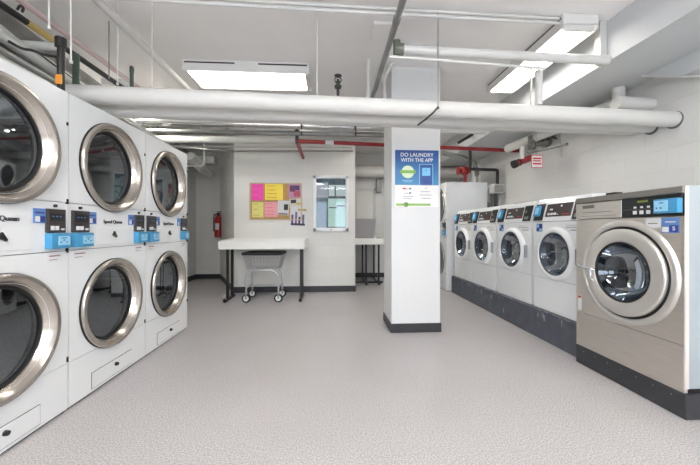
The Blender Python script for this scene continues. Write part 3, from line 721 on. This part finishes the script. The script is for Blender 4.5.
# ------------------------------------------------------------------ big pipes above
def PW(px, py, Y): return P(px, py, Y=Y)
def end_right(p, q, x=XR-.0): k = (x-p.x)/(q.x-p.x); return p+(q-p)*k
def end_left(p, q, x=XL): k = (x-p.x)/(q.x-p.x); return p+(q-p)*k
def cross(name, label, Yl, a, Yr, b, r, m=M_pipew, x0=XL, x1=XR, **k):
    p, q = P(*a, Y=Yl), P(*b, Y=Yr)
    return pipe(name, label, 'pipe', [end_left(p, q, x0), end_right(p, q, x1)], r, m, **k)
GP = 'insulated pipes crossing the room'
cross('insulated_pipe', 'thick white insulated pipe in front, crossing the whole room', 2.46, (100, 95.0), 2.58, (665, 119), .066, group=GP)
cross('insulated_pipe', 'white insulated pipe just behind and below the front pipe', 2.64, (100, 108), 2.78, (650, 126), .062, group=GP)
cross('insulated_pipe', 'thinner white pipe, lowest and rearmost of the three crossing pipes', 2.84, (100, 112), 2.96, (632, 130.5), .045, group=GP)
# collars where the pipes enter the right wall
for (px, py, Y, r, l) in ((677, 119.3, 2.58, .074, 'round dark wall collar where the front white pipe ends'), (655, 126.4, 2.78, .066, 'round dark wall collar where the second white pipe ends')):
    q = P(px, py, X=XR); bm = bmesh.new(); tube(bm, [(-.006, 0, 0), (.004, 0, 0)], r, 32)
    tag(obj('pipe_collar', bm, mat('grey_collar', (110, 112, 112), .5), None, (XR, Y, q.z)), l, 'collar')
# upper drain and its drop
p, q = P(403, 50, Y=2.5), P(541, 57, Y=2.5); q = p+(q-p)*((XB-p.x)/(q.x-p.x)); dq = P(541, 69, Y=2.5)
z_in = 2.07+.0
pipe('drain_pipe', 'white pipe under the ceiling from the pillar top to the beam, crossing the light', 'pipe', [p, q], .036, M_pipew)
pipe('riser_pipe', 'white capped riser standing on the thick pipe in front of the beam', 'pipe', [(dq.x, 2.53, 2.14), (dq.x, 2.53, dq.z)], .029, M_pipew)
bm = bmesh.new(); tube(bm, [(-.07, 0, 0), (0, 0, 0)], .05, 16); tube(bm, [(-.05, 0, -.02), (-.05, 0, .07)], .03, 12)
tag(obj('pipe_fitting', bm, mat('grey_fitting', (104, 108, 96), .5, noise=.3, nscale=30), None, p), 'dark grey-green pipe fitting beside the top of the pillar', 'pipe fitting')
pipe('thin_conduit', 'thin white conduit slung under the ceiling drain pipe', 'conduit', [P(390, 56.5, Y=2.44), P(545, 68.5, Y=2.44)], .011, M_pipew)
a = P(531, 79, Y=2.93); pipe('riser_pipe', 'thin white riser standing on the thick pipe under the right light', 'pipe', [(a.x, 2.93, 2.15), (a.x, 2.93, 2.775)], .011, M_pipew)
a = P(603.5, 30, Y=2.45)
B_ = bmesh.new(); box(B_, -.03, .03, -.03, .03, 0, ZC-2.50); box(B_, .03, .045, -.034, .034, -.01, .03)
tag(obj('vertical_raceway', B_, M_pipew, None, (XB-.035, 2.53, 2.50)), 'square white raceway running down the face of the ceiling beam', 'raceway')
# thin twin conduits high under the ceiling
for k, (ya, yb, l) in enumerate(((0, 21, 'upper of two thin white conduits near the ceiling at the top edge'), (5, 25.5, 'lower of two thin white conduits near the ceiling at the top edge'))):
    p, q = P(235, ya, Y=2.3), P(598, yb, Y=2.5)
    pipe('thin_conduit', l, 'conduit', [end_left(p, q, -1.9), q], .012, M_pipew, group='thin conduits near the ceiling')
# lengthwise pipes
def along(name, label, a, b, Z, r, m, y0, y1, cat='pipe', **k):
    p = P(*a, Z=Z); q = P(*b, Z=Z); d = (q-p)/(q.y-p.y)
    return pipe(name, label, cat, [p+d*(y0-p.y), p+d*(y1-p.y)], r, m, **k)
along('ceiling_pipe', 'grey galvanised pipe running from the top edge to beside the pillar', (403, 0), (378, 80), 2.62, .024, M_pipes, .6, 3.6, collars=(.55,))
along('ceiling_pipe', 'white pipe running lengthwise down toward the crosswise ceiling light', (97, 0), (185, 86), 2.68, .030, M_pipew, .6, 5.4)
along('ceiling_pipe', 'faded pink pipe running lengthwise above the dryers', (20, 0), (135, 85), 2.60, .021, M_pink, .6, 4.2, collars=(.215,))
bp = along('ceiling_pipe', 'black iron pipe with yellow tape running above the dryers', (0, 4), (113, 81), 2.50, .022, M_piped, .6, 4.2, collars=(.3,))
# yellow tape wrap
p, q = P(0, 4, Z=2.50), P(113, 81, Z=2.50); d = (q-p)/(q.y-p.y)
A0 = p+d*(P(30, 22, Z=2.5).y-p.y); A1 = p+d*(P(56, 40, Z=2.5).y-p.y)
bm = bmesh.new(); tube(bm, [A0-bp.location, A1-bp.location], .0232, 16); yt = obj('yellow_tape', bm, M_yel, bp); yt['label'] = 'yellow printed tape band'
along('ceiling_pipe', 'pale pipe low above the dryer tops on the left', (10, 42), (58, 74), 2.27, .034, M_pipeg, .6, 5.4)
along('ceiling_pipe', 'galvanised pipe lowest above the dryer tops on the left', (0, 50), (52, 80), 2.16, .022, M_pipes, .6, 3.5)
along('ceiling_pipe', 'second pale pipe close to the left wall above the dryers', (0, 32), (48, 68), 2.34, .04, M_pipeg, .6, 6.9)
p = P(0, 39, Y=2.3); q = P(58, 47, Y=2.3)
pipe('ceiling_pipe', 'short pale pipe crossing above the nearest dryer to the left wall', 'pipe', [(XL, 2.3, p.z+.01), q], .026, M_pipeg)
# vertical iron pipe with an orange tag
a = P(61, 43, Y=2.16); b = P(61, 84, Y=2.16)
t = thing('iron_riser', 'black iron riser with orange tag standing on the dryer top', 'pipe', (a.x, a.y, 1.943))
bm = bmesh.new(); tube(bm, [(0, 0, .0), (0, 0, a.z-1.943)], .021, 14); tube(bm, [(0, 0, a.z-1.943-.03), (0, 0, a.z-1.943+.03)], .032, 14); tube(bm, [(0, 0, .02), (0, 0, .055)], .032, 14)
tube(bm, [(-.05, 0, .04), (.05, 0, .04)], .014, 10); obj('riser', bm, M_piped, t)
B('orange_tag', M_org, t, (-.012, .028, -.03, -.024, .1, .16), bev=.001)
a = P(76, 62, Y=2.5)
pipe('iron_riser', 'short dark green capped riser between pipes above the middle dryer', 'pipe', [(a.x, 2.5, 2.06), (a.x, 2.5, a.z+.06)], .022, mat('green_black', (58, 74, 62), .5))
a = P(131, 66, Y=2.65)
pipe('iron_riser', 'dark sprinkler riser standing up behind the thick white pipe on the left', 'pipe', [(a.x, 2.66, 2.15), (a.x, 2.66, a.z)], .014, mat('green_black', (58, 74, 62), .5), collars=(.9,))
pipe('electric_cable', 'dark sagging cable looping between pipes above the nearest dryer', 'cable', [P(8, 41, Y=1.9), P(22, 49, Y=1.95), P(32, 50, Y=2.0), P(44, 55, Y=2.1), P(58, 57, Y=2.16)], .008, M_piped, rad=.04)
pipe('electric_cable', 'short dark cable loop hanging from the black pipe at the top left', 'cable', [P(17, 10, Z=2.5), P(20, 5, Z=2.53), P(24, 8, Z=2.5), P(22, 12, Z=2.47)], .007, M_piped, rad=.02)
along('ceiling_pipe', 'thin dark conduit close above the dryer tops on the left', (0, 44), (50, 77), 2.22, .012, M_piped, .6, 3.8)
along('ceiling_pipe', 'thin dark conduit between the pale pipes at the left', (0, 26), (60, 70), 2.42, .012, M_piped, .6, 6.9)
along('ceiling_pipe', 'broad grey pipe nearest the left wall under the ceiling', (0, 16), (60, 60), 2.62, .05, M_pipes, .6, 6.9)
# threaded hangers
GH = 'thin hanger rods from the ceiling'
for (px, Y, pb, m, l) in ((71, 2.0, 62, M_pipew, 'pale hanger rod above the nearest dryers, leftmost of the rods'), (49, 1.9, 28, M_pipew, 'pale hanger rod holding the pink pipe above the nearest dryer'),
        (109, 2.75, 80, M_pipes, 'grey hanger rod dropping to the black pipe above the dryers'),
        (117.5, 2.55, 84, M_pipew, 'pale hanger rod between the pink pipe and the white lengthwise pipe'), (152, 2.5, 87, M_pipew, 'pale hanger rod on the thick pipe left of the ceiling light'),
        (317, 2.5, 94, M_pipew, 'pale hanger rod on the thick pipe right of the ceiling light'),
        (438, 2.45, 108, M_pipes, 'thin grey hanger rod in front of the right edge of the pillar')):
    a = P(px, pb, Y=Y)
    t = thing('hanger_rod', l, 'hanger rod', (a.x, Y, a.z), 0, GH)
    bm = bmesh.new(); tube(bm, [(0, 0, 0), (0, 0, ZC-a.z)], .0045, 8); obj('rod', bm, m, t)
    bm = bmesh.new(); tube(bm, [(0, 0, -.008), (0, 0, .008)], .009, 6); obj('nut', bm, M_piped if m == M_pipes else m, t)
# black clamp strap under the thick pipes by the pillar
a, b = P(437, 108, Y=2.37), P(420, 124, Y=2.52)
pipe('pipe_clamp', 'small dark clamp chain across the thick pipes before the pillar', 'clamp', [P(438, 107, Y=2.42), P(433, 113, Y=2.385), P(426, 119, Y=2.385), P(418, 125, Y=2.58)], .007, M_piped, rad=.02)
# sprinkler head
a = P(338, 75, Y=2.88)
t = thing('fire_sprinkler', 'dark upright sprinkler head behind the thick pipe left of the pillar', 'sprinkler', (a.x, 2.88, 2.15))
h = a.z-2.15
bm = bmesh.new(); tube(bm, [(0, 0, 0), (0, 0, h-.11)], .013, 12); obj('nipple', bm, M_piped, t)
bm = bmesh.new(); lathe(bm, [(.0, h-.12), (.03, h-.12), (.034, h-.10), (.018, h-.09), (.02, h-.06), (.012, h-.05), (.012, h-.04)], axis='Z', seg=18)
tube(bm, rounded([(-.02, 0, h-.07), (-.034, 0, h-.04), (0, 0, h-.01)], .01), .005, 6); tube(bm, rounded([(.02, 0, h-.07), (.034, 0, h-.04), (0, 0, h-.01)], .01), .005, 6)
lathe(bm, [(0, h), (.034, h-.004), (.034, h-.01), (0, h-.012)], axis='Z', seg=18); obj('head', bm, M_piped, t)
a = P(368, 63, Y=3.25)
pipe('white_downpipe', 'white vertical pipe just left of the pillar top', 'pipe', [(a.x, 3.22, ZC), (a.x, 3.22, 2.26), (a.x+.22, 3.22, 2.26)], .022, M_pipew)
a = P(384, 80, Y=3.22); pipe('white_downpipe', 'white bent conduit hugging the top left edge of the pillar', 'conduit', [P(393, 62, Y=3.28), P(384.5, 78, Y=3.28), (P(384.5, 78, Y=3.28).x, 3.28, 2.27)], .016, M_pipew, rad=.03)
B_ = bmesh.new(); box(B_, -.10, .10, -.12, .12, -.03, 0, bev=.004)
a = P(383, 30, Z=ZC); tag(obj('ceiling_box', B_, M_ceil, None, (a.x, a.y, ZC)), 'flat painted junction box on the ceiling before the pillar', 'junction box')

# right wall upper details
a = P(621, 92, Z=ZB)
pipe('white_downpipe', 'short thick white pipe between the beam and the thick pipes at right', 'pipe', [(2.86, 2.97, ZB), (2.86, 2.97, 2.15)], .055, M_pipew)
pipe('white_stub_pipe', 'white stub pipe entering the right wall above the thick pipes', 'pipe', [(2.66, 2.79, 2.29), (XR, 2.79, 2.28)], .062, M_pipew)
along('ceiling_pipe', 'thick white pipe running lengthwise under the beam above the washers', (507, 149), (558, 128), 2.36, .062, M_pipew, 2.95, 4.75)
p = P(657, 76.5, X=XR); q = P(700, 77.5, X=XR)
pipe('thin_conduit', 'thin white conduit on the right wall just under the beam', 'conduit', [p+Vector((-.155, 0, 0)), q+Vector((-.155, 0, 0)), q+Vector((-.155, -.4, -.17))], .010, M_pipew)

# ------------------------------------------------------------------ pipework under the back ceiling
GB = 'crosswise pipes under the ceiling at the back'
def back(label, Y, a, b, r, m, x0, x1, name='crosswise_pipe', **k):
    p, q = P(*a, Y=Y), P(*b, Y=Y)
    return pipe(name, label, 'pipe', [end_left(p, q, P(x0, a[1], Y=Y).x if x0 > 130 else XL), end_right(p, q, P(x1, b[1], Y=Y).x)], r, m, group=GB, **k)
back('shiny foil-wrapped pipe highest under the back ceiling', 4.3, (240, 124.5), (380, 128), .042, M_foil, 120, 384)
back('dark duct just under the foil-wrapped pipe', 4.5, (200, 132), (380, 135), .035, M_pipes, 120, 384)
back('pale insulated pipe crossing below the dark duct', 4.9, (200, 139.5), (380, 141.5), .055, M_pipeg, 100, 384)
back('thin conduit crossing under the pale insulated pipe', 5.1, (200, 146.5), (350, 147.5), .013, M_pipeg, 100, 352)
back('thin dark conduit, lowest on the back wall above the notice board', 5.5, (230, 151), (353, 151), .014, M_pipes, 226, 353)
back('silver conduit crossing left of the notice board wall', 5.3, (190, 148), (232, 151), .02, M_pipes, 100, 234)
back('thin white conduit crossing high behind the dryers', 4.0, (180, 121), (300, 121), .018, M_pipew, 100, 384)
back('white pipe crossing under the ceiling from behind the pillar toward the valve', 4.6, (440, 131), (520, 132), .036, M_pipew, 384, 522)
B_ = bmesh.new(); a, b = P(185, 155, Y=6.3), P(233, 163, Y=6.3); box(B_, XL-a.x, b.x-a.x-.36, 0, .25, b.z-a.z, 0, bev=.01)
tag(obj('air_duct', B_, M_pipeg, None, a), 'boxy pale air duct under the ceiling in the far left corner', 'duct')
pipe('duct_elbow', 'pale round duct bending down in the far left corner', 'duct', [P(190, 156, Y=5.7), P(200, 167, Y=6.0), P(209, 174, Y=6.4)], .085, M_pipeg, rad=.2)
pipe('crosswise_pipe', 'thin light conduit in front of the far left air duct', 'pipe', [(P(186, 166, Y=5.6).x, 5.6, P(186, 166, Y=5.6).z), P(204, 166, Y=5.6), (P(204, 166, Y=5.6).x, 5.6, ZC)], .014, M_pipew, group=GB)
a = P(201, 140, Y=4.9); t = thing('hanger_rod', 'thin pale rod hanging before the far left ducts', 'hanger rod', (a.x, 4.9, a.z+.03), 0, GH)
bm = bmesh.new(); tube(bm, [(0, 0, 0), (0, 0, ZC-a.z-.03)], .008, 8); obj('rod', bm, M_pipew, t)
# red sprinkler line
ZS = 2.36
p = P(297, 141, Z=ZS); q = P(521, 151, Z=ZS); e = P(303, 158, Z=ZS)
pipe('sprinkler_pipe', 'long red sprinkler pipe passing behind the pillar with an arm to the back', 'pipe', [(p.x-.005, WB-.02, ZS), (p.x, p.y, ZS), q], .028, M_redp, rad=.03, collars=())
a = P(283+5, 141, Z=ZS); bm = bmesh.new(); tube(bm, [(0, 0, -.03), (0, 0, .16)], .025, 12); tube(bm, [(0, 0, .09), (0, 0, .15)], .034, 12)
tag(obj('pipe_fitting', bm, M_piped, None, (p.x, p.y, ZS)), 'dark fitting standing on the corner of the red sprinkler pipe', 'pipe fitting')
bm = bmesh.new(); c = P(327, 142, Z=ZS); d = (q-p).normalized(); tube(bm, [-d*.06, d*.06], .033, 14)
tag(obj('pipe_label', bm, M_lab_w, None, p+(q-p)*.13), 'small white label band around the red sprinkler pipe', 'label')
# trapeze hanger left of the pillar
a = P(300, 130.5, Y=4.2); b = P(357, 129, Y=4.2)
t = thing('trapeze_hanger', 'dark trapeze hanger bar between the red pipe and the foil pipe', 'hanger', (a.x, 4.2, a.z))
bm = bmesh.new(); L_ = b.x-a.x; box(bm, 0, L_, -.012, .012, -.012, .008); obj('bar', bm, M_pipes, t)
for x in (0.02, L_-.02):
    bm = bmesh.new(); tube(bm, [(x, 0, -.06), (x, 0, ZC-a.z)], .011, 8); obj('rod', bm, M_piped, t)
# far white pipe behind pillar
pipe('insulated_pipe', 'fat white insulated pipe crossing the far alcove behind the pillar', 'pipe', [(.45, 6.95, P(370, 171.5, Y=6.95).z), (XR, 6.95, P(370, 171.5, Y=6.95).z)], .125, M_pipew)
a = P(378.5, 186, Y=YF); B_ = bmesh.new(); box(B_, -.055, .055, -.12, 0, -.16, .16, bev=.004)
tag(obj('wall_box', B_, mat('grey_box', (150, 150, 148), .5), None, (a.x, YF, a.z)), 'narrow grey box on the alcove wall under the fat white pipe', 'wall box')
a = P(371, 208.5, Y=YF); B_ = bmesh.new(); box(B_, -.06, .06, -.004, 0, -.05, .05)
sg = tag(obj('wall_sign', B_, M_lab_w, None, (a.x, YF, a.z)), 'tiny red and white sign above the grey bin in the alcove', 'sign')
B('red_print', M_redtxt, sg, (-.05, .05, -.006, -.003, .01, .035), (-.04, .02, -.006, -.003, -.03, -.01))
# alcove door
t = thing('alcove_door', 'white flush door in the alcove wall behind the grey bin', 'door', (.77, YF-.001, 0))
B('leaf', M_pipew, t, (-.20, .20, -.03, 0, .108, 1.98), bev=.003)
B('frame', M_pipeg, t, (-.26, -.205, -.045, 0, .108, 2.04), (.205, .26, -.045, 0, .108, 2.04), (-.26, .26, -.045, 0, 1.985, 2.04))

# ------------------------------------------------------------------ clutter between the pillar and the right wall
pipe('iron_pipe', 'black iron pipe dropping then turning to the box on the right wall', 'pipe',
     [(P(470, 125, Y=5.3).x, 5.3, ZC), (P(470, 168, Y=5.3).x, 5.3, P(470, 169, Y=5.3).z), (P(497.5, 170, Y=5.3).x, 5.3, P(497.5, 170, Y=5.3).z), (P(497.5, 186, Y=5.3).x, 5.3, P(497.5, 184, Y=5.3).z)], .026, M_piped, rad=.03)
pipe('iron_pipe', 'black slanting pipe arm above the tall white dryer', 'pipe', [P(458, 143, Y=5.0), P(478, 131, Y=5.0), P(500, 124, Y=5.0)], .022, M_piped)
a = P(497, 189, Y=5.3); t = thing('electrical_box', 'small grey electrical box by the right wall past the last washer', 'electrical box', (a.x, 5.3, a.z))
B('box', M_pipeg, t, (-.10, .12, -.05, .07, -.08, .08), bev=.005); B('cover', M_pipes, t, (-.07, .09, -.055, -.049, -.06, .06))
pipe('iron_pipe', 'black conduit hanging under the grey electrical box', 'conduit', [(a.x-.02, 5.3, a.z-.08), (a.x-.02, 5.3, a.z-.36), (a.x-.1, 5.3, a.z-.36)], .03, M_piped)
a = P(492, 184, Y=5.45); pipe('flexible_hose', 'grey flexible hose beside the electrical box', 'hose', [P(495, 184, Y=5.38), P(489, 190, Y=5.45), P(489, 203, Y=5.5)], .03, M_pipes)
pipe('flexible_duct', 'grey curved flexible duct above the tall white dryer', 'duct', [P(442, 153, Y=5.42), P(462, 157, Y=5.42), P(475, 163, Y=5.42), P(477, 175, Y=5.64)], .04, M_pipes, rad=.15)
pipe('flexible_duct', 'thin grey hose arching above the tall white dryer', 'duct', [P(442, 152, Y=6.2), P(468, 150, Y=6.2), P(482, 162, Y=6.2), P(483, 178, Y=6.2)], .03, M_pipeg, rad=.15)
for x in (474, 481.5): 
    a = P(x, 176, Y=5.7); pipe('vent_stub', 'short white vent stub on top of the tall dryer, ' + ('left one' if x == 474 else 'right one'), 'vent pipe', [(min(a.x, 2.74), 5.7, 1.943), (min(a.x, 2.74), 5.7, P(x, 166, Y=5.8).z)], .032, M_pipew)
t = thing('red_valve', 'round red valve body above the tall white dryer', 'valve', P(465, 171, Y=5.75))
bm = bmesh.new(); bmesh.ops.create_uvsphere(bm, u_segments=18, v_segments=12, radius=.085); obj('body', bm, M_redp, t)
bm = bmesh.new(); tube(bm, [(-.13, 0, 0), (.10, 0, 0)], .04, 14); tube(bm, [(-.14, 0, 0), (-.12, 0, 0)], .075, 16); tube(bm, [(0, 0, -.22), (0, 0, -.08)], .03, 12); obj('flange', bm, M_redp, t)
# valve cluster under the beam
Yv = 4.15
t = thing('sprinkler_valve', 'red and black sprinkler valve assembly under the beam above the washers', 'valve', P(522, 161, Y=Yv))
a = t.location
bm = bmesh.new(); e0, e1 = P(515, 164, Y=Yv)-a, P(532, 157.5, Y=Yv)-a; tube(bm, [e0, e1], .042, 16); obj('body', bm, mat('dark_red_valve', (140, 44, 46), .4), t)
bm = bmesh.new(); u = (e1-e0).normalized(); tube(bm, [e0-u*.03, e0+u*.015], .055, 16); tube(bm, [e0+u*.05, e0+u*.07], .05, 16); obj('flange', bm, M_piped, t)
bm = bmesh.new(); tube(bm, [(.0, 0, .0), (.0, 0, .14), (.0, -.02, .2)], .03, 12); obj('elbow', bm, M_pipew, t)
a = P(546, 142, Y=Yv)
t = thing('control_valve', 'dark iron valve with handwheel beside the right wall under the pipes', 'valve', a)
bm = bmesh.new(); bmesh.ops.create_uvsphere(bm, u_segments=14, v_segments=10, radius=.07); tube(bm, [(-.2, 0, -.05), (.16, 0, .06)], .045, 14); tube(bm, [(-.2, 0, -.1), (-.2, 0, .08)], .05, 12); tube(bm, [(0, 0, 0), (.06, -.1, .08)], .018, 8); obj('body', bm, mat('mottled_iron', (112, 110, 104), .5, .3, noise=.5, nscale=18), t)
bm = bmesh.new(); pts = [Vector((.06+.07*math.cos(k*PI/8), -.11+.02*math.sin(k*PI/8), .08+.07*math.sin(k*PI/8))) for k in range(17)]; tube(bm, pts, .01, 8)
tube(bm, [(-.01, -.11, .08), (.13, -.11, .08)], .007, 6); tube(bm, [(.06, -.11, .01), (.06, -.11, .15)], .007, 6); obj('handwheel', bm, M_piped, t)
pipe('support_rail', 'grey angled support rail sloping up along the right wall', 'rail', [P(528, 153, Y=4.2), P(567, 144, Y=3.55)], .018, M_pipes)
a = P(561.5, 137, Y=3.62); t = thing('hanger_rod', 'short dark rod crossing the sloping support rail', 'hanger rod', (a.x, 3.62, P(561, 157, Y=3.62).z), 0, GH)
bm = bmesh.new(); tube(bm, [(0, 0, 0), (0, 0, ZB-t.location.z)], .009, 8); obj('rod', bm, M_pipes, t)
a = P(537, 161.5, Y=4.0)
t = thing('valve_sign', 'small white sign with red lettering hanging by the sprinkler valve', 'sign', a)
B('plate', M_lab_w, t, (-.08, .08, -.003, 0, -.085, .085))
B('red_border', M_redtxt, t, (-.08, .08, -.005, -.002, .077, .085), (-.08, .08, -.005, -.002, -.085, -.077), (-.08, -.073, -.005, -.002, -.085, .085), (.073, .08, -.005, -.002, -.085, .085),
  (-.06, .06, -.005, -.002, .03, .05), (-.06, .05, -.005, -.002, .0, .015), (-.06, .06, -.005, -.002, -.04, -.02))
bm = bmesh.new(); tube(bm, [(0, .004, .08), (0, .004, ZB-a.z)], .003, 6); obj('hanging_wire', bm, M_pipes, t)
# small grey box on washer tops at back of row
a = P(524.5, 197, X=2.6); B_ = bmesh.new(); box(B_, -.09, .09, -.10, .10, 0, .05, bev=.004)
tag(obj('outlet_box', B_, mat('grey_box2', (140, 140, 140), .5), None, (2.6, a.y, 1.4145)), 'small flat grey box lying on top of the second white washer', 'box')
